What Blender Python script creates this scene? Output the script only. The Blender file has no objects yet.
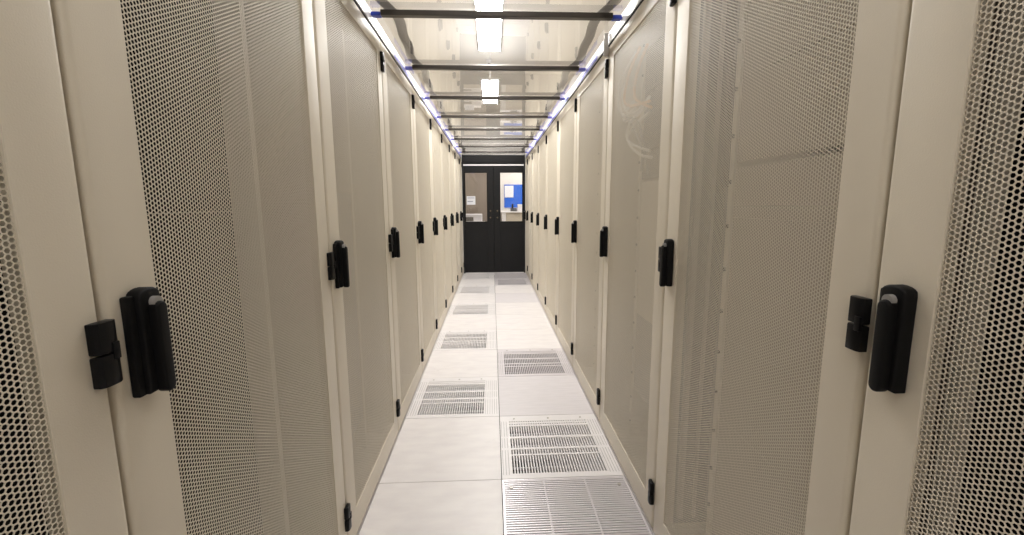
import bpy, bmesh, math, random
import numpy as np
from mathutils import Vector, Matrix

random.seed(4)
S = bpy.context.scene
COL = S.collection
PI = math.pi

# ------------------------------------------------------------------ measures
W = 1.125            # clear width of the aisle (left rack fronts at x = 0)
SEAM_X = 0.556       # joint between the two columns of floor panels
ROW0, ROW = 1.833, 0.6
PW = 0.8301          # rack pitch
YL, YR = 0.5963, 0.6487
YD = 7.846           # face of the end doors
TOP = 2.04           # rack height
DEPTH = 0.95
ZR = 2.097           # underside of roof panels

# ------------------------------------------------------------------ materials
def new_mat(name):
    m = bpy.data.materials.new(name); m.use_nodes = True
    nt = m.node_tree
    return m, nt, nt.nodes, nt.links, nt.nodes['Principled BSDF']

def plain(name, col, rough=0.5, metal=0.0, var=0.0, scale=8.0, bump=0.0, bscale=300.0, stretch=None):
    m, nt, N, L, b = new_mat(name)
    b.inputs['Base Color'].default_value = (*col, 1)
    b.inputs['Roughness'].default_value = rough
    b.inputs['Metallic'].default_value = metal
    if max(col) < 0.03: b.inputs['Specular IOR Level'].default_value = 0.15
    if var or bump:
        tc = N.new('ShaderNodeTexCoord')
        mp = N.new('ShaderNodeMapping'); L.new(tc.outputs['Object'], mp.inputs[0])
        if stretch: mp.inputs['Scale'].default_value = stretch
    if var:
        nz = N.new('ShaderNodeTexNoise'); nz.inputs['Scale'].default_value = scale
        nz.inputs['Detail'].default_value = 6
        L.new(mp.outputs[0], nz.inputs['Vector'])
        mx = N.new('ShaderNodeMix'); mx.data_type = 'RGBA'
        mx.inputs['A'].default_value = (*[c*(1-var) for c in col], 1)
        mx.inputs['B'].default_value = (*[min(1, c*(1+var)) for c in col], 1)
        L.new(nz.outputs['Fac'], mx.inputs['Factor'])
        L.new(mx.outputs['Result'], b.inputs['Base Color'])
    if bump:
        n2 = N.new('ShaderNodeTexNoise'); n2.inputs['Scale'].default_value = bscale
        L.new(tc.outputs['Object'], n2.inputs['Vector'])
        bp = N.new('ShaderNodeBump'); bp.inputs['Strength'].default_value = bump
        bp.inputs['Distance'].default_value = 0.001
        L.new(n2.outputs['Fac'], bp.inputs['Height']); L.new(bp.outputs[0], b.inputs['Normal'])
    return m

PAINT = (0.70, 0.642, 0.535)
M = {}
M['paint'] = plain('beige_paint', PAINT, 0.42, var=0.03, scale=5, bump=0.25, bscale=450)
M['inner'] = plain('beige_inner_paint', (0.78, 0.73, 0.63), 0.6, var=0.04, scale=3)
M['black'] = plain('black_plastic', (0.006, 0.006, 0.0065), 0.55, bump=0.2, bscale=700)
M['black_gloss'] = plain('black_hinge_metal', (0.008, 0.008, 0.009), 0.3)
M['dark_plate_shade'] = plain('black_plate_and_shade', (0.010, 0.009, 0.008), 0.8)  # black of blanking plates, also stands in as side-wall shade
M['grey_tip'] = plain('grey_plastic', (0.30, 0.29, 0.28), 0.45)
M['zinc'] = plain('zinc_steel', (0.48, 0.46, 0.43), 0.45, metal=0.6)
M['slate'] = plain('added_slate_grey_plate', (0.16, 0.155, 0.15), 0.6)
M['brown_shade'] = plain('dark_brown_shade', (0.10, 0.083, 0.062), 0.7)  # shade colour for wall and post in the nearest right rack
M['inner_shaded'] = plain('shaded_inner_plate', (0.43, 0.385, 0.31), 0.55, var=0.04, scale=3)  # plate beige with the rack's shade put into the colour
M['knob'] = plain('bronze_knob', (0.16, 0.12, 0.08), 0.4, metal=0.6)
M['stud'] = plain('dark_bolt', (0.05, 0.05, 0.05), 0.5)
M['floor'] = None
M['rail'] = plain('white_rail', (0.84, 0.83, 0.84), 0.35, var=0.03, scale=4)
M['bar'] = plain('dark_bronze_bar', (0.07, 0.062, 0.055), 0.3, metal=0.6, var=0.2, scale=14)
M['blue'] = plain('blue_plastic', (0.02, 0.05, 0.42), 0.4)
M['lilac'] = plain('blue_stripe', (0.17, 0.18, 0.60), 0.4, var=0.5, scale=2.3)
M['reflection'] = None
M['door'] = plain('charcoal_door', (0.018, 0.018, 0.019), 0.42, var=0.1, scale=3)
M['door_dark'] = plain('black_gasket_gap_shade', (0.006, 0.006, 0.006), 0.6)
M['wall'] = plain('white_wall', (0.74, 0.71, 0.67), 0.8, var=0.02, scale=2)
M['ceil'] = plain('room_ceiling', (0.82, 0.80, 0.78), 0.85, var=0.02, scale=2)
M['plenum'] = plain('dark_plenum', (0.03, 0.03, 0.032), 0.9)
M['grille'] = plain('light_grille_metal', (0.78, 0.76, 0.77), 0.35, var=0.04, scale=20)
M['grille_grey'] = plain('grey_grille_metal', (0.70, 0.67, 0.70), 0.3, metal=0.2, var=0.06, scale=20)
M['solid_grey'] = plain('worn_grey_tile', (0.68, 0.655, 0.68), 0.4, var=0.12, scale=9, stretch=(1, 7, 1))
M['groove'] = plain('grey_groove', (0.36, 0.35, 0.35), 0.5)
M['felt'] = plain('blue_felt', (0.010, 0.115, 0.60), 0.9, var=0.1, scale=30)
M['paper'] = plain('paper', (0.80, 0.81, 0.86), 0.8)
M['ink'] = plain('grey_ink', (0.33, 0.36, 0.43), 0.8)
M['desk'] = plain('white_laminate', (0.82, 0.81, 0.80), 0.4)
M['cabinet'] = plain('beige_cabinet', (0.52, 0.47, 0.38), 0.5, var=0.05, scale=4)
M['brown'] = plain('grey_brown_board', (0.27, 0.225, 0.185), 0.5, var=0.2, scale=3, stretch=(4, 1, 0.6))
M['machine'] = plain('white_plastic', (0.75, 0.73, 0.75), 0.45)
M['slot'] = plain('dark_grey_slot', (0.12, 0.11, 0.10), 0.6)
M['cable_white'] = plain('white_cable', (0.88, 0.87, 0.83), 0.45)
M['cable_orange'] = plain('orange_cable', (0.88, 0.58, 0.33), 0.45)
M['cable_grey'] = plain('grey_cable', (0.25, 0.24, 0.23), 0.5)

def floor_mat():
    m, nt, N, L, b = new_mat('white_floor_laminate')
    tc = N.new('ShaderNodeTexCoord')
    mp = N.new('ShaderNodeMapping'); mp.inputs['Scale'].default_value = (1.3, 3.2, 1)
    L.new(tc.outputs['Object'], mp.inputs[0])
    nz = N.new('ShaderNodeTexNoise'); nz.inputs['Scale'].default_value = 5; nz.inputs['Detail'].default_value = 8
    L.new(mp.outputs[0], nz.inputs['Vector'])
    cr = N.new('ShaderNodeValToRGB')
    cr.color_ramp.elements[0].position = 0.30; cr.color_ramp.elements[0].color = (0.73, 0.70, 0.71, 1)
    cr.color_ramp.elements[1].position = 0.62; cr.color_ramp.elements[1].color = (0.80, 0.775, 0.775, 1)
    L.new(nz.outputs['Fac'], cr.inputs[0])
    # scuffs: sparse thin darker streaks
    n2 = N.new('ShaderNodeTexNoise'); n2.inputs['Scale'].default_value = 3.1; n2.inputs['Detail'].default_value = 3
    n2.inputs['Distortion'].default_value = 1.5
    L.new(tc.outputs['Object'], n2.inputs['Vector'])
    c2 = N.new('ShaderNodeValToRGB')
    e = c2.color_ramp.elements
    e[0].position = 0.490; e[0].color = (0, 0, 0, 1); e[1].position = 0.510; e[1].color = (0, 0, 0, 1)
    k = c2.color_ramp.elements.new(0.50); k.color = (1, 1, 1, 1)
    L.new(n2.outputs['Fac'], c2.inputs[0])
    n3 = N.new('ShaderNodeTexNoise'); n3.inputs['Scale'].default_value = 2.0
    L.new(tc.outputs['Object'], n3.inputs['Vector'])
    c3 = N.new('ShaderNodeValToRGB'); c3.color_ramp.elements[0].position = 0.55; c3.color_ramp.elements[1].position = 0.65
    L.new(n3.outputs['Fac'], c3.inputs[0])
    ml = N.new('ShaderNodeMath'); ml.operation = 'MULTIPLY'
    L.new(c2.outputs[0], ml.inputs[0]); L.new(c3.outputs[0], ml.inputs[1])
    m2 = N.new('ShaderNodeMath'); m2.operation = 'MULTIPLY'; m2.inputs[1].default_value = 0.35
    L.new(ml.outputs[0], m2.inputs[0])
    mx = N.new('ShaderNodeMix'); mx.data_type = 'RGBA'
    L.new(m2.outputs[0], mx.inputs['Factor']); L.new(cr.outputs[0], mx.inputs['A'])
    mx.inputs['B'].default_value = (0.42, 0.38, 0.36, 1)
    L.new(mx.outputs['Result'], b.inputs['Base Color'])
    b.inputs['Roughness'].default_value = 0.38
    return m
M['floor'] = floor_mat()

def clear_sheet(name, ior, tint=(0.97, 0.97, 0.96), rough=0.0):
    m = bpy.data.materials.new(name); m.use_nodes = True
    nt = m.node_tree; N = nt.nodes; L = nt.links
    for n in list(N): N.remove(n)
    out = N.new('ShaderNodeOutputMaterial'); mix = N.new('ShaderNodeMixShader')
    tr = N.new('ShaderNodeBsdfTransparent'); tr.inputs[0].default_value = (*tint, 1)
    gl = N.new('ShaderNodeBsdfGlossy'); gl.inputs['Roughness'].default_value = rough
    gl.inputs['Color'].default_value = (1, 1, 1, 1)
    fr = N.new('ShaderNodeFresnel'); fr.inputs['IOR'].default_value = ior
    L.new(fr.outputs[0], mix.inputs[0]); L.new(tr.outputs[0], mix.inputs[1]); L.new(gl.outputs[0], mix.inputs[2])
    L.new(mix.outputs[0], out.inputs[0])
    return m
M['roof'] = clear_sheet('clear_roof_sheet', 2.7)
M['glass'] = clear_sheet('door_glass', 1.5)

def translucent(name, col):
    m = bpy.data.materials.new(name); m.use_nodes = True
    nt = m.node_tree; N = nt.nodes; L = nt.links
    for n in list(N): N.remove(n)
    out = N.new('ShaderNodeOutputMaterial'); mix = N.new('ShaderNodeMixShader'); mix.inputs[0].default_value = 0.75
    a = N.new('ShaderNodeBsdfDiffuse'); b = N.new('ShaderNodeBsdfTranslucent')
    a.inputs[0].default_value = (*col, 1); b.inputs[0].default_value = (*col, 1)
    L.new(a.outputs[0], mix.inputs[1]); L.new(b.outputs[0], mix.inputs[2]); L.new(mix.outputs[0], out.inputs[0])
    return m
M['reflection'] = translucent('grey_reflection', (0.36, 0.345, 0.33))  # colour of the modelled reflection band

def emit(name, col, st):
    m = bpy.data.materials.new(name); m.use_nodes = True
    nt = m.node_tree; N = nt.nodes; L = nt.links
    for n in list(N): N.remove(n)
    out = N.new('ShaderNodeOutputMaterial'); e = N.new('ShaderNodeEmission')
    e.inputs[0].default_value = (*col, 1); e.inputs[1].default_value = st
    L.new(e.outputs[0], out.inputs[0]); return m
M['lamp'] = emit('lamp_diffuser', (1.0, 0.98, 0.96), 44)
M['up_fill'] = emit('added_uplight_glow', (1.0, 0.985, 0.97), 7)  # added glow that brightens the room ceiling
M['office_lamp'] = emit('office_lamp_diffuser', (1.0, 0.97, 0.95), 42)

# ------------------------------------------------------------------ mesh helpers
class MB:
    def __init__(s): s.bm = bmesh.new()
    def box(s, x0, x1, y0, y1, z0, z1, mi=0, bev=0.0, seg=2):
        c = ((x0+x1)/2, (y0+y1)/2, (z0+z1)/2)
        r = bmesh.ops.create_cube(s.bm, size=1, matrix=Matrix.Translation(c) @ Matrix.Diagonal((abs(x1-x0), abs(y1-y0), abs(z1-z0), 1)))
        vs = r['verts']
        fs = {f for v in vs for f in v.link_faces}
        for f in fs: f.material_index = mi
        if bev:
            es = list({e for v in vs for e in v.link_edges})
            rb = bmesh.ops.bevel(s.bm, geom=es, offset=bev, segments=seg, affect='EDGES', profile=0.5)
            for f in rb['faces']: f.material_index = mi
        return s
    def cyl(s, c, r, h, axis='Z', seg=16, mi=0, r2=None):
        m = Matrix.Translation(c)
        if axis == 'X': m = m @ Matrix.Rotation(PI/2, 4, 'Y')
        if axis == 'Y': m = m @ Matrix.Rotation(PI/2, 4, 'X')
        rr = bmesh.ops.create_cone(s.bm, cap_ends=True, segments=seg, radius1=r, radius2=r if r2 is None else r2, depth=h, matrix=m)
        for f in {f for v in rr['verts'] for f in v.link_faces}: f.material_index = mi
        return s
    def prism(s, pts, axis, a, b, mi=0, bev=0.0, seg=2):
        # closed outline extruded along axis ('X': pts are (y,z); 'Y': (x,z); 'Z': (x,y))
        def P(u, v, t):
            return {'X': (t, u, v), 'Y': (u, t, v), 'Z': (u, v, t)}[axis]
        A = [s.bm.verts.new(P(u, v, a)) for u, v in pts]
        B = [s.bm.verts.new(P(u, v, b)) for u, v in pts]
        fs = [s.bm.faces.new(A), s.bm.faces.new(B[::-1])]
        n = len(pts)
        for i in range(n):
            fs.append(s.bm.faces.new((A[i], B[i], B[(i+1) % n], A[(i+1) % n])))
        bmesh.ops.recalc_face_normals(s.bm, faces=fs)
        for f in fs: f.material_index = mi
        if bev:
            es = list({e for f in fs[:2] for e in f.edges})
            rb = bmesh.ops.bevel(s.bm, geom=es, offset=bev, segments=seg, affect='EDGES', profile=0.5)
            for f in rb['faces']: f.material_index = mi
        return s
    def mesh(s, name, mats, smooth=None):
        me = bpy.data.meshes.new(name)
        s.bm.to_mesh(me); s.bm.free()
        for m in mats: me.materials.append(m)
        if smooth:
            for p in me.polygons: p.use_smooth = True
            try: me.set_sharp_from_angle(angle=math.radians(smooth))
            except Exception: pass
        return me

def link(name, me, parent=None, loc=(0, 0, 0), rz=0):
    o = bpy.data.objects.new(name, me); COL.objects.link(o)
    o.location = loc; o.rotation_euler = (0, 0, rz)
    if parent: o.parent = parent
    return o
def build(name, mb, mats, parent=None, loc=(0, 0, 0), rz=0, smooth=None):
    if not isinstance(mats, (list, tuple)): mats = [mats]
    return link(name, mb.mesh(name, mats, smooth), parent, loc, rz)
def tag(o, label=None, cat=None, group=None, kind=None):
    if label: o['label'] = label
    if cat: o['category'] = cat
    if group: o['group'] = group
    if kind: o['kind'] = kind
    return o
def copy_tree(o, parent=None):
    c = o.copy(); COL.objects.link(c)
    if parent: c.parent = parent
    for ch in list(o.children): copy_tree(ch, c)
    return c
def tube(name, pts, r, mat, parent=None, seg=8):
    """round cable through points (Catmull-Rom), one mesh"""
    P = [Vector(p) for p in pts]; out = []
    for i in range(len(P)-1):
        p0 = P[max(i-1, 0)]; p1 = P[i]; p2 = P[i+1]; p3 = P[min(i+2, len(P)-1)]
        for k in range(8):
            t = k/8
            out.append(0.5*((2*p1)+(p2-p0)*t+(2*p0-5*p1+4*p2-p3)*t*t+(3*p1-p0-3*p2+p3)*t**3))
    out.append(P[-1])
    bm = bmesh.new(); rings = []
    for i, p in enumerate(out):
        d = (out[min(i+1, len(out)-1)]-out[max(i-1, 0)]).normalized()
        a = d.cross(Vector((1, 0.13, 0.07))).normalized(); b = d.cross(a)
        rings.append([bm.verts.new(p+r*(math.cos(2*PI*k/seg)*a+math.sin(2*PI*k/seg)*b)) for k in range(seg)])
    for A, B in zip(rings, rings[1:]):
        for k in range(seg): bm.faces.new((A[k], A[(k+1) % seg], B[(k+1) % seg], B[k]))
    bm.faces.new(rings[0][::-1]); bm.faces.new(rings[-1])
    me = bpy.data.meshes.new(name); bm.to_mesh(me); bm.free(); me.materials.append(mat)
    for p in me.polygons: p.use_smooth = True
    return link(name, me, parent)

# ------------------------------------------------------------------ perforated sheet
PITCH, AF = 0.00740, 0.00560
def perforated(name, y0, y1, z0, z1, x=-0.004, t=0.0008, mat=None):
    cs = PITCH*math.sqrt(3)/2
    nc = int((y1-y0)/cs)+2; nr = int((z1-z0)/PITCH)+2
    i = np.arange(nc)[:, None]; j = np.arange(nr)[None, :]
    cy = y0-0.5*cs + i*cs + 0*j
    cz = z0-0.5*PITCH + (j+0.5*(i % 2))*PITCH
    r = AF/math.sqrt(3)
    ang = np.arange(6)*PI/3
    vy = cy[..., None]+r*np.cos(ang); vz = cz[..., None]+r*np.sin(ang)
    n = nc*nr
    front = np.stack([np.full(n*6, x), vy.ravel(), vz.ravel()], 1)
    back = front.copy(); back[:, 0] -= t
    verts = np.concatenate([front, back]).astype(np.float32)
    idx = (np.arange(nc)[:, None]*nr+np.arange(nr)[None, :])*6
    quads = []; tris = []
    for k in range(6):
        a = (idx+k).ravel(); b = (idx+(k+1) % 6).ravel()
        quads.append(np.stack([b, a, a+6*n, b+6*n], 1))
    # neighbours
    def nb(di, up):
        ii, jj = np.meshgrid(np.arange(nc), np.arange(nr), indexing='ij')
        i2 = ii+di
        j2 = jj+1 if di == 0 else jj+(ii % 2)-(0 if up else 1)
        ok = (i2 < nc) & (j2 >= 0) & (j2 < nr)
        return ok, (np.clip(i2, 0, nc-1)*nr+np.clip(j2, 0, nr-1))*6
    okN, N_ = nb(0, True); okNE, NE = nb(1, True); okSE, SE = nb(1, False)
    quads.append(np.stack([idx+2, idx+1, N_+5, N_+4], -1)[okN])
    quads.append(np.stack([idx+1, idx+0, NE+4, NE+3], -1)[okNE])
    quads.append(np.stack([idx+0, idx+5, SE+3, SE+2], -1)[okSE])
    tris.append(np.stack([idx+1, NE+3, N_+5], -1)[okN & okNE])
    tris.append(np.stack([idx+0, SE+2, NE+4], -1)[okNE & okSE])
    Q = np.concatenate(quads); T = np.concatenate(tris)
    me = bpy.data.meshes.new(name)
    me.vertices.add(len(verts)); me.vertices.foreach_set('co', verts.ravel())
    nl = Q.size+T.size
    me.loops.add(nl); me.loops.foreach_set('vertex_index', np.concatenate([Q.ravel(), T.ravel()]).astype(np.int32))
    me.polygons.add(len(Q)+len(T))
    st = np.concatenate([np.arange(len(Q))*4, Q.size+np.arange(len(T))*3]).astype(np.int32)
    me.polygons.foreach_set('loop_start', st)
    me.update(calc_edges=True)
    me.polygons.foreach_set('use_smooth', np.zeros(len(me.polygons), dtype=bool))
    me.materials.append(mat)
    return me

# ------------------------------------------------------------------ the rack
# local frame: front at x = 0 facing +x, door from y = 0 (handle side) to y = w (hinge side)
GAP = 0.008
def frame_ring(w, st, z0, z1, hz0, hz1):
    """door: bent-steel ring with rounded outer edges around the perforated field"""
    bm = bmesh.new()
    y0, y1 = GAP/2, w-GAP/2
    iy0, iy1 = st, w-st+0.010
    T = 0.024
    def ring(x):
        return [[bm.verts.new((x, y, z)) for y, z in ((y0, z0), (y1, z0), (y1, z1), (y0, z1))],
                [bm.verts.new((x, y, z)) for y, z in ((iy0, hz0), (iy1, hz0), (iy1, hz1), (iy0, hz1))]]
    fo, fi = ring(0); bo, bi = ring(-T)
    for k in range(4):
        l = (k+1) % 4
        bm.faces.new((fo[k], fo[l], fi[l], fi[k]))
        bm.faces.new((bo[l], bo[k], bi[k], bi[l]))
        bm.faces.new((fo[l], fo[k], bo[k], bo[l]))
        bm.faces.new((fi[k], fi[l], bi[l], bi[k]))
    bm.normal_update()
    es = [e for e in bm.edges if all(v in fo for v in e.verts)]
    es += [bm.edges.get((fo[k], bo[k])) for k in range(4)]
    bmesh.ops.bevel(bm, geom=es, offset=0.010, segments=5, affect='EDGES', profile=0.5)
    es = [e for e in bm.edges if all(abs(v.co.x) < 1e-6 and iy0-1e-4 < v.co.y < iy1+1e-4 and hz0-1e-4 < v.co.z < hz1+1e-4 for v in e.verts)]
    bmesh.ops.bevel(bm, geom=es, offset=0.0012, segments=1, affect='EDGES', profile=0.5)
    mb = MB(); mb.bm.free(); mb.bm = bm
    return mb
HZ = (0.160, 1.054, 1.928)
def hinge_mb(w, z):
    mb = MB()
    # knuckle block in two halves with a notch, straddling the joint
    for a, b in ((z-0.044, z-0.0015), (z+0.0015, z+0.044)):
        pts = [(0.0, w-0.029), (0.009, w-0.029), (0.0135, w-0.025), (0.015, w-0.016), (0.015, w-0.004), (0.012, w+0.0025), (0.0, w+0.0025)]
        mb.prism(pts, 'Z', a, b, bev=0.0015)
    mb.cyl((0.007, w-0.011, z), 0.006, 0.012)
    mb.box(0.011, 0.0162, w-0.010, w+0.001, z-0.010, z+0.014, bev=0.001)
    return mb
def handle_plate_mb():
    mb = MB()
    y0, y1, z0, z1 = 0.026, 0.072, 0.972, 1.134
    mb.box(0.0, 0.013, y0, y1, z0, z1-0.012, bev=0.003)
    # raised housing with an arched head
    pts = [(y0+0.010, z0+0.002), (y1+0.004, z0+0.002), (y1+0.004, z1-0.018)]
    cy = (y0+0.014+y1)/2+0.0; r = (y1+0.004-y0-0.010)/2
    for k in range(1, 9):
        a = PI*k/9
        pts.append((y0+0.010+r+r*math.cos(a), z1-0.018+0.55*r*math.sin(a)+0.004))
    pts.append((y0+0.010, z1-0.018))
    mb.prism(pts, 'X', 0.0, 0.022, bev=0.004, seg=3)
    return mb
def lever_mb():
    mb = MB()
    yc, hw, z0, z1 = 0.058, 0.0105, 0.970, 1.110
    pts = [(yc+hw*math.cos(-PI+PI*k/10), z0+hw+hw*math.sin(-PI+PI*k/10)) for k in range(11)]
    pts += [(yc+hw*math.cos(PI*k/10), z1-hw+hw*math.sin(PI*k/10)) for k in range(11)]
    mb.prism(pts, 'X', 0.018, 0.036, bev=0.004, seg=3)
    return mb
def lever_tip_mb():
    mb = MB()
    mb.cyl((0.0265, 0.058, 1.109), 0.0085, 0.008, 'X', 20)
    return mb

def body_mb(w):
    mb = MB(); g = 0.003; t = 0.010
    for y in (g, w-g-t): mb.box(-DEPTH, -0.028, y, y+t, 0.005, TOP-0.005)
    mb.box(-DEPTH, -0.028, g+t, w-g-t, TOP-0.017, TOP-0.005)
    mb.box(-DEPTH, -0.028, g+t, w-g-t, 0.005, 0.020)
    mb.box(-DEPTH, -DEPTH+0.010, g+t, w-g-t, 0.020, TOP-0.017)
    # rolled front posts and lintels of the frame
    for y0 in (g+t, w-g-t-0.030): mb.box(-0.060, -0.028, y0, y0+0.030, 0.020, TOP-0.017)
    mb.box(-0.060, -0.028, g+t+0.03, w-g-t-0.03, TOP-0.06, TOP-0.017)
    mb.box(-0.060, -0.028, g+t+0.03, w-g-t-0.03, 0.020, 0.07)
    return mb
def rail_mb(yc, side, studs=True):
    mb = MB()
    mb.box(-0.140, -0.122, yc-0.012, yc+0.012, 0.03, TOP-0.03)
    mb.box(-0.180, -0.140, yc+side*0.012-0.002, yc+side*0.012+0.002, 0.03, TOP-0.03)
    z = 0.11 if studs else 9
    while z < TOP-0.06:
        mb.cyl((-0.120, yc, z), 0.006, 0.006, 'X', 8, mi=1)
        z += 0.1335
    return mb

MESHES = {}
def rack_meshes(w):
    if w in MESHES: return MESHES[w]
    st = 0.098
    d = {}
    d['door'] = frame_ring(w, st, 0.008, TOP-0.004, 0.115, 1.962).mesh('door', [M['paint']], smooth=35)
    d['perf'] = perforated('perforated_sheet', st-0.004, w-st+0.014, 0.110, 1.967, mat=M['paint'])
    d['body'] = body_mb(w).mesh('body', [M['inner']])
    d['hinge'] = [hinge_mb(w, z).mesh('hinge', [M['black_gloss']], smooth=35) for z in HZ]
    d['plate'] = handle_plate_mb().mesh('handle_plate', [M['black']], smooth=40)
    d['lever'] = lever_mb().mesh('handle_lever', [M['black']], smooth=40)
    d['tip'] = lever_tip_mb().mesh('lever_pivot', [M['grey_tip']], smooth=40)
    c = w/2
    d['rail'] = [rail_mb(c-0.242, -1).mesh('mounting_rail', [M['inner'], M['stud']]), rail_mb(c+0.242, 1).mesh('mounting_rail', [M['inner'], M['stud']])]
    MESHES[w] = d
    return d

def make_rack(w):
    d = rack_meshes(w)
    root = bpy.data.objects.new('server_rack', None); COL.objects.link(root)
    root.empty_display_size = 0.1
    link('body', d['body'], root)
    for m in d['rail']: link('mounting_rail', m, root)
    dr = link('door', d['door'], root)
    link('perforated_sheet', d['perf'], dr)
    for m in d['hinge']: link('hinge', m, dr)
    link('handle_plate', d['plate'], dr); link('handle_lever', d['lever'], dr); link('lever_pivot', d['tip'], dr)
    return root

ORD = ['nearest', 'second', 'third', 'fourth', 'fifth', 'sixth', 'seventh', 'eighth', 'ninth']
proto = None
bare = [rail_mb(PW/2-0.242, -1, False).mesh('mounting_rail', [M['inner']]), rail_mb(PW/2+0.242, 1, False).mesh('mounting_rail', [M['inner']])]
racks = {}
END_L = round(YD-0.004-(YL+8*PW), 3)
END_R = round(YD-0.004-(YR+8*PW), 3)
for side in 'LR':
    base = YL if side == 'L' else YR
    for k in range(10):
        w = PW if k < 9 else (END_L if side == 'L' else END_R)
        ys = base+(k-1)*PW
        if k < 9:
            if proto is None: proto = make_rack(PW); r = proto
            else: r = copy_tree(proto)
        else:
            r = make_rack(w)
        if side == 'L': r.location = (0, ys, 0); r.rotation_euler.z = 0
        if k < 9:
            for ch, m_ in zip([q for q in r.children if q.name.startswith('mounting_rail')], bare if side == 'L' else rack_meshes(w)['rail']): ch.data = m_
        if side == 'R': r.location = (W, ys+w, 0); r.rotation_euler.z = PI
        row = 'left' if side == 'L' else 'right'
        extra = {('L', 0): 'beige rack cut by the left photo edge, only its coarse mesh and hinge side showing',
                 ('L', 1): 'beige rack with the large black handle in the left foreground, fine dark mesh door',
                 ('L', 2): 'beige rack with grey see-through mesh, third along the left row',
                 ('R', 0): 'beige rack cut by the right photo edge, with the largest black handle',
                 ('R', 1): 'beige rack in right foreground showing pale blanking panels through its mesh door',
                 ('R', 2): 'beige rack on the right with looped white cables behind its mesh door'}
        if k == 9: lab = 'narrow beige end rack touching the black doors, last of the %s row' % row
        else: lab = extra.get((side, k), 'beige mesh-door rack with black handle, %s from the camera in the %s row' % (ORD[k], row))
        tag(r, lab, 'server rack', 'server racks in the %s row' % row)
        racks[side, k] = r

# what shows through the nearer mesh doors
def inside(key, name, mb, mats, label=None):
    o = build(name, mb, mats, racks[key])
    if label: o['label'] = label
    return o
for key in (('L', 0), ('L', 1), ('R', 0)):
    mb = MB()
    z = 0.03
    while z < TOP-0.1:      # a wall of black blanking plates
        xd = 0.285 if key == ('L', 1) else 0.352
        mb.box(-xd-0.02, -xd, 0.016, PW-0.016, z, z+0.131, bev=0.002, seg=1)
        z += 0.1335
    inside(key, 'blanking_panel', mb, M['dark_plate_shade'], 'black blanking plates filling the rack')
mb = MB(); mb.box(-0.35, -0.062, PW-0.020, PW-0.0145, 0.03, TOP-0.03); mb.box(-0.0278, -0.0262, PW-0.046, PW-0.014, 0.03, TOP-0.03)  # black sheets stand in for shade on side wall and post
inside(('L', 0), 'side_shade', mb, M['dark_plate_shade'], 'black sheet put in as shade on the side wall')
# beige blanking plates darkened for shade, near right rack, one slit left open
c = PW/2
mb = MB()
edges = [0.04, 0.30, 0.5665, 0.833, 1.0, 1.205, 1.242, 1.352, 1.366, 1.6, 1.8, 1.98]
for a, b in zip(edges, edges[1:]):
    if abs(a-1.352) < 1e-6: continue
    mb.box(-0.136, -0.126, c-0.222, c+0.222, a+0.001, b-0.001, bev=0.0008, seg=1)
inside(('R', 1), 'blanking_panel', mb, M['inner_shaded'], 'beige blanking plates with shade in their colour')
mb = MB()                                         # black cable duct between rail and side wall
mb.box(-0.20, -0.16, 0.036, 0.060, 1.30, 1.70); mb.box(-0.20, -0.19, 0.02, 0.12, 0.1, 1.95, mi=1)
inside(('R', 1), 'cable_duct', mb, [M['stud'], M['zinc']], 'dark vertical cable duct')
mb = MB()
mb.box(-0.205, -0.062, 0.0135, 0.0185, 0.05, 1.97); mb.box(-0.10, -0.08, 0.019, 0.034, 0.08, 1.95, mi=1); mb.box(-0.15, -0.14, 0.019, 0.029, 0.08, 1.95, mi=1)  # grey plate with strips, added to darken the side wall
inside(('R', 1), 'added_side_plate', mb, [M['slate'], M['zinc']], 'grey plate added to darken the side wall inside')
mb = MB()
mb.box(-0.35, -0.165, 0.0135, 0.019, 0.03, TOP-0.03)  # black sheet stands in for shade deeper on the side wall
inside(('R', 0), 'side_shade', mb, M['dark_plate_shade'], 'black sheet put in as shade on the side wall')
mb = MB()
mb.box(-0.160, -0.128, 0.0135, 0.034, 0.03, TOP-0.03, bev=0.002)
inside(('R', 0), 'corner_post', mb, M['paint'])
mb = MB(); mb.box(-0.125, -0.062, 0.0135, 0.018, 0.03, TOP-0.03); mb.box(-0.0278, -0.0262, 0.014, 0.046, 0.03, TOP-0.03)  # brown sheets stand in for shade on side wall and post
inside(('R', 0), 'edge_shade', mb, M['brown_shade'], 'dark brown sheet put in as shade on wall and post')
mb = MB()
for a, b in ((1.36, 1.49), (1.492, 1.622), (1.624, 1.754), (1.756, 1.95)): mb.box(-0.136, -0.126, c-0.222, c+0.222, a+0.001, b-0.001)  # plates added to darken the interior behind the cables
inside(('R', 2), 'dark_backing', mb, M['slate'], 'dark grey plates added to darken behind the cables')
# second right rack: plates lower down with dark mesh insert, tags
mb = MB()
for a, b in ((0.30, 0.70), (0.70, 0.9), (0.9, 1.1), (1.1, 1.35)):
    mb.box(-0.136, -0.126, c-0.222, c+0.222, a+0.001, b-0.001, mi=1 if a < 0.5 else 0)
for z in (0.50, 0.56, 0.40): mb.box(-0.125, -0.122, c+0.16, c+0.20, z, z+0.03, mi=2)
inside(('R', 2), 'blanking_panel', mb, [M['inner'], M['zinc'], M['cable_white']], 'beige and grey blanking plates')
mb = MB()
for a, b in ((0.20, 0.45), (0.45, 0.90), (0.90, 1.30)):
    mb.box(-0.136, -0.126, c-0.222, c+0.222, a+0.001, b-0.001)
inside(('L', 2), 'blanking_panel', mb, M['zinc'], 'grey metal blanking plates')

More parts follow.
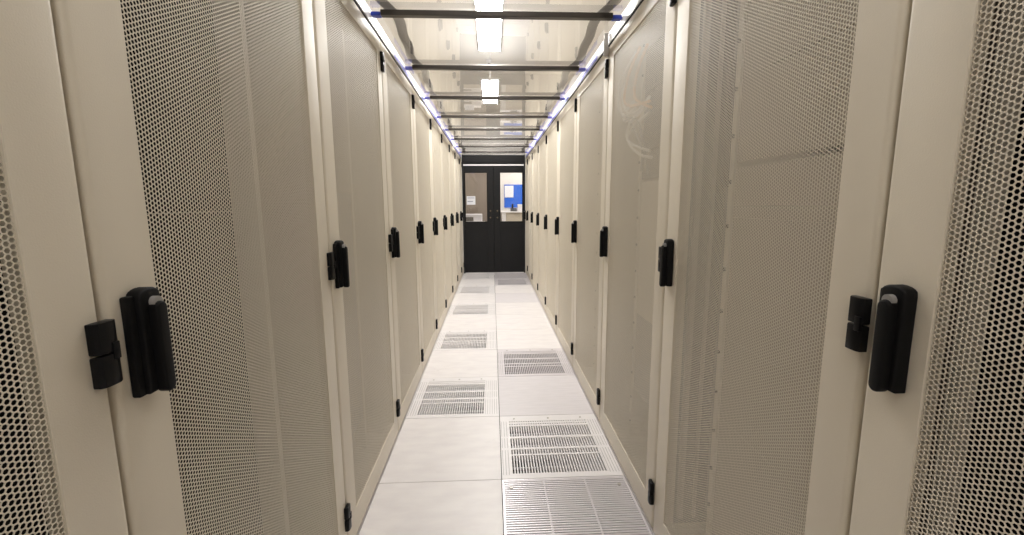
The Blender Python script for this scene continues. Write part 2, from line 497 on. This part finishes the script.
# looped network cables inside the second right rack
XC = W+0.110
cab = [
    ([(XC+.02, 2.16, 1.98), (XC, 2.30, 1.90), (XC-.01, 2.36, 1.79), (XC, 2.28, 1.74), (XC+.01, 2.16, 1.72), (XC+.02, 2.00, 1.70)], 'cable_orange', 'orange-tinted cable making the big loop behind the upper mesh'),
    ([(XC+.02, 2.06, 1.96), (XC, 2.18, 1.86), (XC, 2.20, 1.77), (XC+.01, 2.12, 1.72), (XC+.02, 1.98, 1.67)], 'cable_orange', 'orange-tinted cable in the tight inner loop near the rack post'),
    ([(XC+.02, 2.22, 1.98), (XC-.01, 2.34, 1.92), (XC, 2.40, 1.82), (XC, 2.33, 1.72), (XC+.02, 2.18, 1.69), (XC+.02, 2.00, 1.72)], 'cable_white', 'white cable running outside the orange loop at the rack top'),
    ([(XC+.03, 2.42, 1.94), (XC, 2.50, 1.86), (XC, 2.47, 1.77), (XC+.01, 2.38, 1.73), (XC+.02, 2.22, 1.75)], 'cable_white', 'white cable loop hanging farthest along, beside the side wall'),
    ([(XC+.03, 2.40, 1.90), (XC, 2.46, 1.83), (XC, 2.43, 1.75), (XC+.01, 2.34, 1.70), (XC+.02, 2.20, 1.71)], 'cable_white', 'white cable loop just inside the farthest loop'),
    ([(XC+.02, 2.05, 1.68), (XC, 2.22, 1.66), (XC, 2.30, 1.61), (XC, 2.26, 1.56), (XC, 2.10, 1.51), (XC+.01, 1.96, 1.48)], 'cable_white', 'upper white cable of the middle hanging bundle'),
    ([(XC+.02, 2.00, 1.65), (XC+.01, 2.18, 1.63), (XC-.01, 2.27, 1.58), (XC, 2.20, 1.52), (XC, 2.06, 1.47), (XC+.02, 1.95, 1.45)], 'cable_white', 'lower white cable of the middle hanging bundle'),
    ([(XC+.02, 2.42, 1.74), (XC, 2.36, 1.68), (XC, 2.22, 1.67), (XC, 2.10, 1.60), (XC+.01, 2.06, 1.50), (XC+.02, 2.08, 1.40)], 'cable_grey', 'grey cable dropping below the white loops'),
    ([(XC+.02, 2.36, 1.71), (XC+.01, 2.24, 1.64), (XC+.01, 2.12, 1.55), (XC+.01, 2.02, 1.46), (XC+.02, 2.00, 1.38)], 'cable_grey', 'grey cable dropping nearest the rack post'),
]
for pts, mt, lab in cab:
    pts = [(W+0.030+0.3*(x-XC), y*0.895, 1.2497+(z-1.2497)*0.895) for x, y, z in pts]
    o = tube('network_cable', pts, 0.0062, M[mt]); tag(o, lab, 'cable', 'cables looped in the second right rack')

# slim metal bolt bar rising from the rack tops between two right racks
mb = MB(); mb.box(W-0.026, W-0.0045, YR+2*PW-0.002, YR+2*PW+0.002, 1.985, 2.094); mb.box(W-0.0045, W-0.001, YR+2*PW-0.002, YR+2*PW+0.016, 1.985, 2.030)
o = build('joining_bracket', mb, M['zinc']); tag(o, 'slim grey metal bracket standing above the second joint of the right row', 'bracket')

# ------------------------------------------------------------------ floor
def grille_set():
    G = {('L', i): 'slot' for i in (1, 3, 5, 7, 9)}
    G[('R', -1)] = 'bars'; G[('R', 0)] = 'slot'; G[('R', 2)] = 'slot'; G[('R', 8)] = 'slot'; G[('R', 9)] = 'bars'
    return G
G = grille_set()
GREY = {('R', 1), ('R', 6)}
mb = MB(); j = 0.0012
FT = 0.032
for cidx in 'LR':
    x0, x1 = (0.0, SEAM_X) if cidx == 'L' else (SEAM_X, W)
    for i in range(-5, 10):
        if (cidx, i) in G: continue
        y0 = ROW0+i*ROW
        mb.box(x0+j, x1-j, y0+j, y0+ROW-j, -FT, 0.0, mi=2 if (cidx, i) in GREY else 0, bev=0.001, seg=1)
mb.box(-1.45, -0.002, -1.5, YD+0.1, -FT, 0.0)                 # panels under the rack rows
mb.box(W+0.002, W+1.45, -1.5, YD+0.1, -FT, 0.0)
mb.box(-0.002, W+0.002, ROW0+10*ROW+0.003, YD+0.1, -FT, 0.0)
mb.box(-1.45, W+1.45, -1.5, YD+0.1, -0.40, -0.38, mi=1)       # slab of the underfloor void
mb.box(-0.02, 0.0, -1.5, YD, -0.38, -FT, mi=1); mb.box(W, W+0.02, -1.5, YD, -0.38, -FT, mi=1)
fl = build('floor', mb, [M['floor'], M['plenum'], M['solid_grey']]); tag(fl, 'white raised floor of square panels', kind='structure')

def slot_grille(x0, x1, y0, y1, mirror):
    """three bands of lengthwise slots in a light metal panel with small bordering slots"""
    fr = MB(); j = 0.002
    x0 += j; x1 -= j; y0 += j; y1 -= j
    wl, wr = (0.052, 0.062) if not mirror else (0.062, 0.088)
    bx0, bx1 = x0+wl, x1-wr
    L_ = y1-y0
    bands = [(0.038, 0.184), (0.197, 0.238), (0.256, 0.346), (0.367, 0.472), (0.492, 0.502), (0.520, 0.530)]
    z0, z1 = -0.030, 0.0
    # border
    fr.box(x0, bx0, y0, y1, z0, z1); fr.box(bx1, x1, y0, y1, z0, z1)
    prev = 0.0
    cuts = []
    for a, b in bands:
        fr.box(bx0, bx1, y0+prev, y0+a, z0, z1); prev = b
    fr.box(bx0, bx1, y0+prev, y1, z0, z1)
    # slim painted-over slots in the border: raised ribs
    k = x0+0.006
    while k < x1-0.008:
        if k < bx0-0.004 or k > bx1:
            for a, b in ((0.03, 0.235), (0.256, 0.350), (0.367, 0.53)): fr.box(k, k+0.0022, y0+a, y0+b, z1-0.001, z1+0.0004, mi=1)
        k += 0.014
    bars = MB()
    n = int((bx1-bx0)/0.0135)
    st = (bx1-bx0)/n
    for a, b in bands:
        for q in range(n):
            xa = bx0+q*st
            bars.box(xa+0.0075, xa+st, y0+a, y0+b, -0.026, -0.0012)
        ym = y0+(a+b)/2
        bars.box(bx0, bx1, ym-0.002, ym+0.002, -0.026, -0.018)
    bolts = MB()
    for xx in (bx0+0.03, (x0+x1)/2, bx1-0.03):
        bolts.cyl((xx, y1-0.035, 0.0005), 0.006, 0.003, 'Z', 12)
    return fr, bars, bolts
def bar_grille(x0, x1, y0, y1):
    fr = MB(); j = 0.002
    x0 += j; x1 -= j; y0 += j; y1 -= j; b = 0.009
    fr.box(x0, x0+b, y0, y1, -0.03, 0); fr.box(x1-b, x1, y0, y1, -0.03, 0)
    fr.box(x0+b, x1-b, y0, y0+b, -0.03, 0); fr.box(x0+b, x1-b, y1-b, y1, -0.03, 0)
    bars = MB(); n = 44; st = (y1-y0-2*b)/n
    for q in range(n):
        ya = y0+b+q*st
        bars.box(x0+b, x1-b, ya+0.0055, ya+st, -0.026, -0.001)
    for f in (1/3, 2/3):
        xx = x0+(x1-x0)*f
        bars.box(xx-0.004, xx+0.004, y0+b, y1-b, -0.016, -0.0025)
    bolts = MB()
    for xx in (x0+0.04, x1-0.04):
        for yy in (y0+0.06, y1-0.06): bolts.cyl((xx, yy, 0.0005), 0.008, 0.003, 'Z', 12)
    return fr, bars, bolts
LAB = {('R', -1): 'grey floor grille of fine crosswise bars at the bottom photo edge',
       ('R', 0): 'slotted floor grille lying just beyond the crosswise-bar grille, nearest of the slotted ones',
       ('R', 2): 'slotted floor grille alone in the middle of the right column',
       ('R', 8): 'slotted floor grille near the doors in the right column',
       ('R', 9): 'fine-barred grey floor grille touching the right black door',
       ('L', 1): 'slotted floor grille nearest the camera in the left column',
       ('L', 3): 'second slotted floor grille of the left column',
       ('L', 5): 'third slotted floor grille of the left column',
       ('L', 7): 'fourth slotted floor grille of the left column, one panel short of the last',
       ('L', 9): 'slotted floor grille touching the left black door'}
for (cidx, i), kind in G.items():
    x0, x1 = (0.0, SEAM_X) if cidx == 'L' else (SEAM_X, W)
    y0 = ROW0+i*ROW
    root = bpy.data.objects.new('floor_grille', None); COL.objects.link(root); root.empty_display_size = 0.05
    cx, cy = (x0+x1)/2, y0+ROW/2
    root.location = (cx, cy, -0.03)
    if kind == 'slot':
        fr, bars, bolts = slot_grille(x0, x1, y0, y0+ROW, cidx == 'L'); mt = M['grille']
        if (cidx, i) in (('R', 2), ('R', 8)): mt = M['grille_grey']
    else:
        fr, bars, bolts = bar_grille(x0, x1, y0, y0+ROW); mt = M['grille_grey']
    for nm, b_, m_ in (('frame', fr, mt), ('slats', bars, mt), ('bolts', bolts, M['zinc'])):
        o = build({'frame': 'grille_frame', 'slats': 'grille_bars', 'bolts': 'fixing_bolts'}[nm], b_, [m_, M['groove']], root)
        o.location = (-cx, -cy, 0.03)
    tag(root, LAB[cidx, i], 'floor grille', 'ventilated floor panels')

# ------------------------------------------------------------------ aisle roof
YB = [2.09, 2.86, 3.63, 4.39, 5.12, 5.86, 6.60, 7.30]
for nm, x0, sgn, lab in (('trim_1', 0.0, 1, 'left'), ('trim_2', W, -1, 'right')):
    mb = MB()
    def bx(a, b, *r, **k): mb.box(min(x0+sgn*a, x0+sgn*b), max(x0+sgn*a, x0+sgn*b), *r, **k)
    bx(-0.030, 0.002, -1.2, YD-0.004, TOP+0.004, ZR-0.001)
    bx(-0.030, -0.0015, -1.2, YD-0.004, TOP-0.003, TOP+0.0035, mi=2)  # black filler so the gap under the rail reads as shade
    for a, b in ((2.55, 3.15), (3.45, 4.75), (4.95, 6.2), (6.4, 7.7)):       # blue stripes on the rail
        bx(0.0015, 0.003, a, b, TOP+0.006, TOP+0.030, mi=1)
    o = build(nm, mb, [M['rail'], M['lilac'], M['door_dark']]); tag(o, 'white rail along the tops of the %s racks' % lab, kind='structure')

# clear sheets, each sagging a little between two cross bars
def roof_sheet(y0, y1, sag, tilt):
    bm = bmesh.new(); nx, ny = 24, 16; t = 0.004
    X0, X1 = -0.022, W+0.022
    grid = []
    for a in range(nx+1):
        u = a/nx; rowv = []
        for b in range(ny+1):
            v = b/ny
            e = min(1.0, min(u, 1-u)/0.10); e = e*e*(3-2*e)
            z = ZR+0.001+sag*(4*v*(1-v))*(0.35+0.65*e)*(-1)+0.002+tilt*math.sin(PI*v)*math.sin(2*PI*u)
            z = max(z, ZR+0.0005) if e < 0.9 and (u < 0.06 or u > 0.94) else z
            rowv.append(bm.verts.new((X0+(X1-X0)*u, y0+(y1-y0)*v, z)))
        grid.append(rowv)
    for a in range(nx):
        for b in range(ny):
            bm.faces.new((grid[a][b], grid[a][b+1], grid[a+1][b+1], grid[a+1][b])).smooth = True
    me = bpy.data.meshes.new('roof_panel'); bm.to_mesh(me); bm.free(); me.materials.append(M['roof'])
    return me
PLAB = ['clear glossy roof sheet at the top photo edge, nearest the camera',
        'second clear roof sheet, with the bright end of the lamp above it',
        'third clear roof sheet from the camera', 'fourth clear roof sheet from the camera',
        'fifth clear roof sheet from the camera', 'sixth clear roof sheet from the camera',
        'seventh clear roof sheet, next to last before the doors', 'last clear roof sheet, touching the black door header']
ends = [1.30]+YB+[YD-0.004]
sheets = list(zip(ends, ends[1:]))
if sheets[-1][1]-sheets[-1][0] < 0.3: sheets[-2] = (sheets[-2][0], sheets[-1][1]); sheets.pop(); YB = YB[:-1]
for n, (a, b) in enumerate(sheets):
    o = link('roof_panel', roof_sheet(a+0.002, b-0.002, 0.004+0.0015*((n*7) % 3), 0.0012))
    tag(o, PLAB[n] if n < len(sheets)-1 else PLAB[-1], 'roof panel', 'clear roof panels over the aisle')
for n, y in enumerate(YB):
    root = bpy.data.objects.new('roof_bar', None); COL.objects.link(root); root.location = (W/2, y, ZR-0.02); root.empty_display_size = 0.05
    mb = MB(); h = W/2
    mb.box(-h+0.046, h-0.046, -0.017, 0.017, -0.004, 0.0185, bev=0.002)
    build('bar', mb, M['bar'], root)
    for s in (-1, 1):
        mb = MB(); xa, xb = sorted((s*(h-0.046), s*(h-0.004)))
        mb.box(xa, xb, -0.017, 0.017, -0.006, 0.010, bev=0.003)
        build('end_clip', mb, M['blue'] if n == 0 else M['lilac'], root)
    tag(root, 'dark metal bar across the aisle roof, %s from the camera' % ORD[n], 'roof bar', 'bars across the aisle roof')
# wavy strips modelled in place of a grey reflection along the sheets' edges
def strip(side):
    bm = bmesh.new(); prev = None; y = 1.30
    while y < 7.6:
        ph = ((y-2.07)/0.8) % 1.0
        off = 0.058+0.016*math.sin(2*PI*ph)+0.008*math.sin(4*PI*ph)
        wd = 0.048
        xs = [off, off+wd]
        if side < 0: xs = [W-q for q in xs]
        z = ZR+0.004
        cur = [bm.verts.new((xs[0], y, z)), bm.verts.new((xs[1], y, z)), bm.verts.new((xs[1], y, z+0.005)), bm.verts.new((xs[0], y, z+0.005))]
        if prev:
            for k in range(4): bm.faces.new((prev[k], prev[(k+1) % 4], cur[(k+1) % 4], cur[k]))
        prev = cur; y += 0.04
    bmesh.ops.recalc_face_normals(bm, faces=bm.faces)
    me = bpy.data.meshes.new('reflection_strip'); bm.to_mesh(me); bm.free(); me.materials.append(M['reflection'])
    return me
for s, nm in ((1, 'left'), (-1, 'right')):
    o = link('reflection_strip', strip(s)); tag(o, 'wavy grey strip standing in for a roof-sheet reflection along the %s edge' % nm, 'gasket strip', 'strips along the roof edges')  # no gasket here, the strips stand in for a reflection

# ------------------------------------------------------------------ room shell
ZC = 3.45; ZL = 2.78
X0, X1 = -1.10, W+1.10
def wall(name, mb, m=None):
    o = build(name, mb, m or M['wall']); tag(o, kind='structure'); return o
mb = MB(); mb.box(X0-0.1, X0, -1.3, YD+0.1, 0, ZC); wall('wall_left', mb)
mb = MB(); mb.box(X1, X1+0.1, -1.3, YD+0.1, 0, ZC); wall('wall_right', mb)
mb = MB(); mb.box(X0-0.1, X1+0.1, -1.4, -1.3, 0, ZC); wall('wall_back', mb)
mb = MB()
DX0, DX1, DZ = 0.006, W-0.006, 2.10
mb.box(X0, DX0, YD, YD+0.1, 0, ZC); mb.box(DX1, X1, YD, YD+0.1, 0, ZC); mb.box(DX0, DX1, YD, YD+0.1, DZ, ZC); wall('wall_end', mb)
mb = MB(); mb.box(X0-0.1, X1+0.1, -1.4, YD+0.1, ZC, ZC+0.05); o = build('ceiling', mb, M['ceil']); tag(o, kind='structure')

# ------------------------------------------------------------------ ceiling lamps
LY = [(-1.22, 0.02), (1.40, 2.31), (3.30, 4.60), (5.65, 6.89)]
LL = ['unseen ceiling lamp added behind the camera as dim fill', 'unseen ceiling lamp over the nearest roof sheet, added as dim fill', 'bright long ceiling lamp cut by the top photo edge', 'bright ceiling lamp farther along, nearer the black doors']
for (a, b), lab in zip(LY, LL):
    root = bpy.data.objects.new('ceiling_lamp', None); COL.objects.link(root); root.empty_display_size = 0.05
    cx = 0.52; root.location = (cx, (a+b)/2, ZL)
    hl = (b-a)/2
    mb = MB(); mb.box(-0.125, 0.125, -hl-0.015, hl+0.015, -0.018, 0.0, bev=0.003)
    for q in (-hl*0.3, hl*0.3): mb.cyl((0, q, (ZC-ZL)/2), 0.005, ZC-ZL-0.002)
    build('lamp_housing', mb, M['rail'], root)
    dw = 0.016 if a < 0 else 0.029 if a < 2 else 0.103  # first two lamps are unseen, narrowed to a dim added fill
    mb = MB(); mb.box(-dw, dw, -hl, hl, -0.024, -0.0185)
    for f_ in mb.bm.faces:
        if f_.normal.z < -0.5: f_.material_index = 1
    build('diffuser', mb, [M['rail'], M['lamp']], root)
    mb = MB()
    for sx in (-1, 1): mb.box(sx*0.060-0.05, sx*0.060+0.05, -hl, hl, 0.0005, 0.006)
    for f_ in mb.bm.faces:
        if f_.normal.z > 0.5: f_.material_index = 1
    build('added_upper_glow', mb, [M['rail'], M['up_fill']], root)  # glowing top added to light the room ceiling
    tag(root, lab, 'ceiling lamp', 'ceiling lamps over the aisle')

mb = MB(); mb.cyl((0.51, 7.13, ZC-0.008), 0.055, 0.014, 'Z', 28); mb.cyl((0.51, 7.13, ZC-0.032), 0.030, 0.034, 'Z', 28, r2=0.046, mi=0)
mb.cyl((0.51, 7.13, ZC-0.052), 0.018, 0.006, 'Z', 20, mi=1)
o = build('smoke_detector', mb, [M['machine'], M['slot']], smooth=40); tag(o, 'small round detector on the room ceiling between the two lamps', 'smoke detector')

# ------------------------------------------------------------------ end doors
mb = MB()      # frame, header with white strip
mb.box(DX0, DX0+0.022, YD-0.003, YD+0.09, 0.0, 2.10); mb.box(DX1-0.022, DX1, YD-0.003, YD+0.09, 0.0, 2.10)
mb.box(DX0+0.022, DX1-0.022, YD-0.010, YD+0.09, 1.962, 2.092, bev=0.002)
mb.box(DX0+0.022, DX1-0.022, YD+0.02, YD+0.09, 1.90, 1.962)
mb.box(DX0+0.024, DX1-0.024, YD-0.012, YD+0.02, 1.912, 1.938, mi=1)
o = build('trim_3', mb, [M['door'], M['rail']]); tag(o, 'black door header with a white strip', kind='structure')
def leaf(name, x0, x1, gx0, gx1, lab, knob_x):
    gz0, gz1 = 0.925, 1.802; y0, y1 = YD+0.004, YD+0.050
    mb = MB()
    mb.box(x0, gx0, y0, y1, 0.012, 1.905, bev=0.002); mb.box(gx1, x1, y0, y1, 0.012, 1.905, bev=0.002)
    mb.box(gx0, gx1, y0, y1, gz1, 1.905); mb.box(gx0, gx1, y0, y1, 0.83, gz0)
    mb.box(gx0, gx1, y0+0.008, y1, 0.012, 0.83)
    o = build(name, mb, M['door']); tag(o, lab, kind='structure')
    mb = MB(); g = 0.012
    mb.box(gx0, gx0+g, y0-0.003, y0+0.006, gz0, gz1); mb.box(gx1-g, gx1, y0-0.003, y0+0.006, gz0, gz1)
    mb.box(gx0+g, gx1-g, y0-0.003, y0+0.006, gz0, gz0+g); mb.box(gx0+g, gx1-g, y0-0.003, y0+0.006, gz1-g, gz1)
    build('glazing_bead', mb, M['door_dark'], o)
    mb = MB(); mb.box(gx0+0.001, gx1-0.001, y0+0.020, y0+0.022, gz0+0.001, gz1-0.001)
    build('window_pane', mb, M['glass'], o)
    for z in (1.125, 1.005):
        mb = MB(); mb.cyl((knob_x, y0-0.004, z), 0.013, 0.010, 'Y', 16); mb.cyl((knob_x, y0-0.012, z), 0.006, 0.010, 'Y', 12)
        build('lock_knob', mb, M['knob'], o, smooth=40)
    return o
MX = 0.560
mb = MB(); mb.box(MX-0.02, MX+0.02, YD+0.051, YD+0.06, 0.01, 1.9); o = build('added_light_block_strip', mb, M['door_dark']); tag(o, 'black cover strip added to block light between the meeting doors', kind='structure')  # added to stop light leaking between the leaves
leaf('door_1', DX0+0.024, MX-0.003, 0.047, 0.450, 'left black door with glass upper half', 0.497)
leaf('door_2', MX+0.003, DX1-0.024, 0.666, 1.078, 'right black door with glass upper half', 0.622)
mb = MB(); mb.box(0.078, 0.232, YD+0.0195, YD+0.0225, 1.235, 1.385)
for z in (1.36, 1.345): mb.box(0.092, 0.218, YD+0.0188, YD+0.0195, z, z+0.006, mi=1)
mb.box(0.092, 0.19, YD+0.0188, YD+0.0195, 1.285, 1.30, mi=1)
o = build('paper_notice', mb, [M['paper'], M['ink']]); tag(o, 'white paper notice stuck on the glass of the left door', 'notice')

# ------------------------------------------------------------------ the office beyond
OY0, OY1, OX0, OX1 = YD+0.1, 10.3, -1.4, 2.6
mb = MB(); mb.box(OX0, OX1, OY0, OY1, -0.05, 0.0); o = build('floor_office', mb, M['floor']); tag(o, kind='structure')
mb = MB(); mb.box(OX0, OX1, OY1, OY1+0.1, 0, ZC); wall('wall_office_far', mb)
mb = MB(); mb.box(OX0-0.1, OX0, OY0, OY1, 0, ZC); wall('wall_office_left', mb)
mb = MB(); mb.box(OX1, OX1+0.1, OY0, OY1, 0, ZC); wall('wall_office_right', mb)
mb = MB(); mb.box(OX0-0.1, OX1+0.1, OY0, OY1+0.1, ZC, ZC+0.05); o = build('ceiling_office', mb, M['ceil']); tag(o, kind='structure')
root = bpy.data.objects.new('office_lamp', None); COL.objects.link(root); root.location = (1.15, 9.1, ZC)
mb = MB(); mb.box(-0.32, 0.32, -0.32, 0.32, -0.02, 0, bev=0.003); build('lamp_housing', mb, M['rail'], root)
mb = MB(); mb.box(-0.28, 0.28, -0.28, 0.28, -0.026, -0.0205)
for f_ in mb.bm.faces:
    if f_.calc_center_median().z < -0.0255: f_.material_index = 1
build('diffuser', mb, [M['rail'], M['office_lamp']], root)
tag(root, 'square ceiling lamp in the room behind the black doors', 'ceiling lamp')
# blue notice board with a sheet of paper, on the far wall
yb = OY1
root = bpy.data.objects.new('notice_board', None); COL.objects.link(root); root.location = (1.21, yb, 1.16)
mb = MB(); mb.box(-0.395, 0.395, -0.020, -0.003, 0.0, 0.53, bev=0.002); build('board', mb, M['felt'], root)
tag(root, 'blue notice board on the far wall behind the right door glass', 'notice board')
mb = MB(); mb.box(0.825, 1.03, yb-0.026, yb-0.0215, 1.395, 1.665)
o = build('paper_sheet', mb, M['paper']); tag(o, 'white sheet of paper pinned to the blue notice board', 'paper')
# desk with beige drawers, standing under the board
root = bpy.data.objects.new('desk', None); COL.objects.link(root); root.location = (1.4, 9.9, 0)
mb = MB(); mb.box(-0.68, 0.80, -0.30, 0.38, 1.055, 1.085, bev=0.003); build('desk_top', mb, M['desk'], root)
mb = MB(); mb.box(-0.57, 0.75, -0.27, 0.36, 0.0, 1.055); build('base_cabinet', mb, M['cabinet'], root)
mb = MB(); mb.box(-0.66, -0.5715, -0.29, 0.36, 0.0, 1.0545, bev=0.002); build('end_panel', mb, M['desk'], root)
for k in range(3):
    mb = MB(); mb.box(-0.555+k*0.435, -0.135+k*0.435, -0.286, -0.2705, 0.06, 1.03, bev=0.002)
    d = build('cabinet_door', mb, M['cabinet'], root)
    mb = MB(); mb.box(-0.38+k*0.435, -0.31+k*0.435, -0.295, -0.2865, 0.985, 0.995); build('door_pull', mb, M['zinc'], d)
tag(root, 'white worktop over a beige cabinet, below the blue notice board', 'counter')
root = bpy.data.objects.new('desk_phone', None); COL.objects.link(root); root.location = (1.01, 9.8, 1.085)
mb = MB(); mb.prism([(-0.09, 0), (0.09, 0), (0.09, 0.07), (-0.09, 0.02)], 'X', -0.07, 0.07, bev=0.002); build('phone_base', mb, M['stud'], root)
mb = MB(); mb.box(-0.045, -0.005, -0.02, 0.05, 0.07, 0.16, bev=0.008); build('handset', mb, M['black'], root)
tag(root, 'small black telephone on the worktop before the blue board', 'telephone')
root = bpy.data.objects.new('storage_box', None); COL.objects.link(root); root.location = (1.20, 9.82, 1.085)
mb = MB(); mb.box(-0.10, 0.12, -0.10, 0.10, 0, 0.12, bev=0.004); build('box_body', mb, M['machine'], root)
mb = MB(); mb.box(-0.105, 0.125, -0.105, 0.105, 0.1205, 0.15, bev=0.004); build('box_lid', mb, M['desk'], root)
tag(root, 'white box on the worktop, right of the telephone', 'box')
# tall grey-brown board standing behind the left door glass, printer in front
root = bpy.data.objects.new('tall_cabinet', None); COL.objects.link(root); root.location = (0.12, 9.55, 0)
mb = MB(); mb.box(-0.75, 0.40, 0.0, 0.5, 0, 2.35, bev=0.003); build('cabinet_body', mb, M['brown'], root)
for a, b in ((-0.745, -0.18), (-0.174, 0.395)):
    mb = MB(); mb.box(a, b, -0.018, -0.0005, 0.03, 2.33, bev=0.002); d = build('cabinet_door', mb, M['brown'], root)
    mb = MB(); mb.box(b-0.05, b-0.035, -0.035, -0.0185, 1.0, 1.2); build('door_pull', mb, M['zinc'], d)
tag(root, 'tall grey-brown cabinet behind the left door glass', 'cabinet')
root = bpy.data.objects.new('printer_stand', None); COL.objects.link(root); root.location = (0.12, 9.0, 0)
mb = MB(); mb.box(-0.28, 0.24, -0.2, 0.25, 0.0, 0.865, bev=0.003); build('stand_body', mb, M['cabinet'], root)
mb = MB(); mb.box(-0.30, 0.26, -0.22, 0.27, 0.8655, 0.885, bev=0.003); build('stand_top', mb, M['desk'], root)
tag(root, 'low cabinet carrying the white printer behind the left door', 'cabinet')
root = bpy.data.objects.new('printer', None); COL.objects.link(root); root.location = (0.12, 9.0, 0.885)
mb = MB(); mb.box(-0.22, 0.20, -0.15, 0.2, 0, 0.16, bev=0.012); build('printer_body', mb, M['machine'], root)
mb = MB(); mb.box(-0.13, 0.03, -0.156, -0.1505, 0.02, 0.10); build('paper_slot', mb, M['slot'], root)
tag(root, 'white printer seen low in the left door glass', 'printer')

# ------------------------------------------------------------------ camera
f, pi_, ya, ro, cx, h = 435.18, 0.1456, 0.0449, -0.005, 0.5257, 1.2497
fw = Vector((math.sin(ya)*math.cos(pi_), math.cos(ya)*math.cos(pi_), -math.sin(pi_)))
rt = Vector((math.cos(ya), -math.sin(ya), 0)); up = rt.cross(fw)
r2 = math.cos(ro)*rt+math.sin(ro)*up; u2 = -math.sin(ro)*rt+math.cos(ro)*up
cam = bpy.data.cameras.new('camera'); co = bpy.data.objects.new('camera', cam); COL.objects.link(co)
m = Matrix((r2, u2, -fw)).transposed().to_4x4(); m.translation = (cx, 0, h)
co.matrix_world = m
cam.sensor_fit = 'HORIZONTAL'; cam.sensor_width = 36.0; cam.lens = 36.0*f/1024; cam.clip_start = 0.02
S.camera = co

w = bpy.data.worlds.new('world'); S.world = w; w.use_nodes = True
w.node_tree.nodes['Background'].inputs[0].default_value = (1, 0.97, 0.93, 1)
w.node_tree.nodes['Background'].inputs[1].default_value = 0.02
S.view_settings.view_transform = 'Standard'; S.view_settings.look = 'None'
S.view_settings.gamma = 1.0; S.view_settings.use_curve_mapping = False
S.view_settings.exposure = 0.85
S.cycles.max_bounces = 14; S.cycles.diffuse_bounces = 8; S.cycles.glossy_bounces = 6; S.cycles.transparent_max_bounces = 12
S.cycles.use_denoising = True
S.cycles.sample_clamp_indirect = 6
S.cycles.caustics_reflective = False
S.cycles.caustics_refractive = False
S.cycles.blur_glossy = 1.0
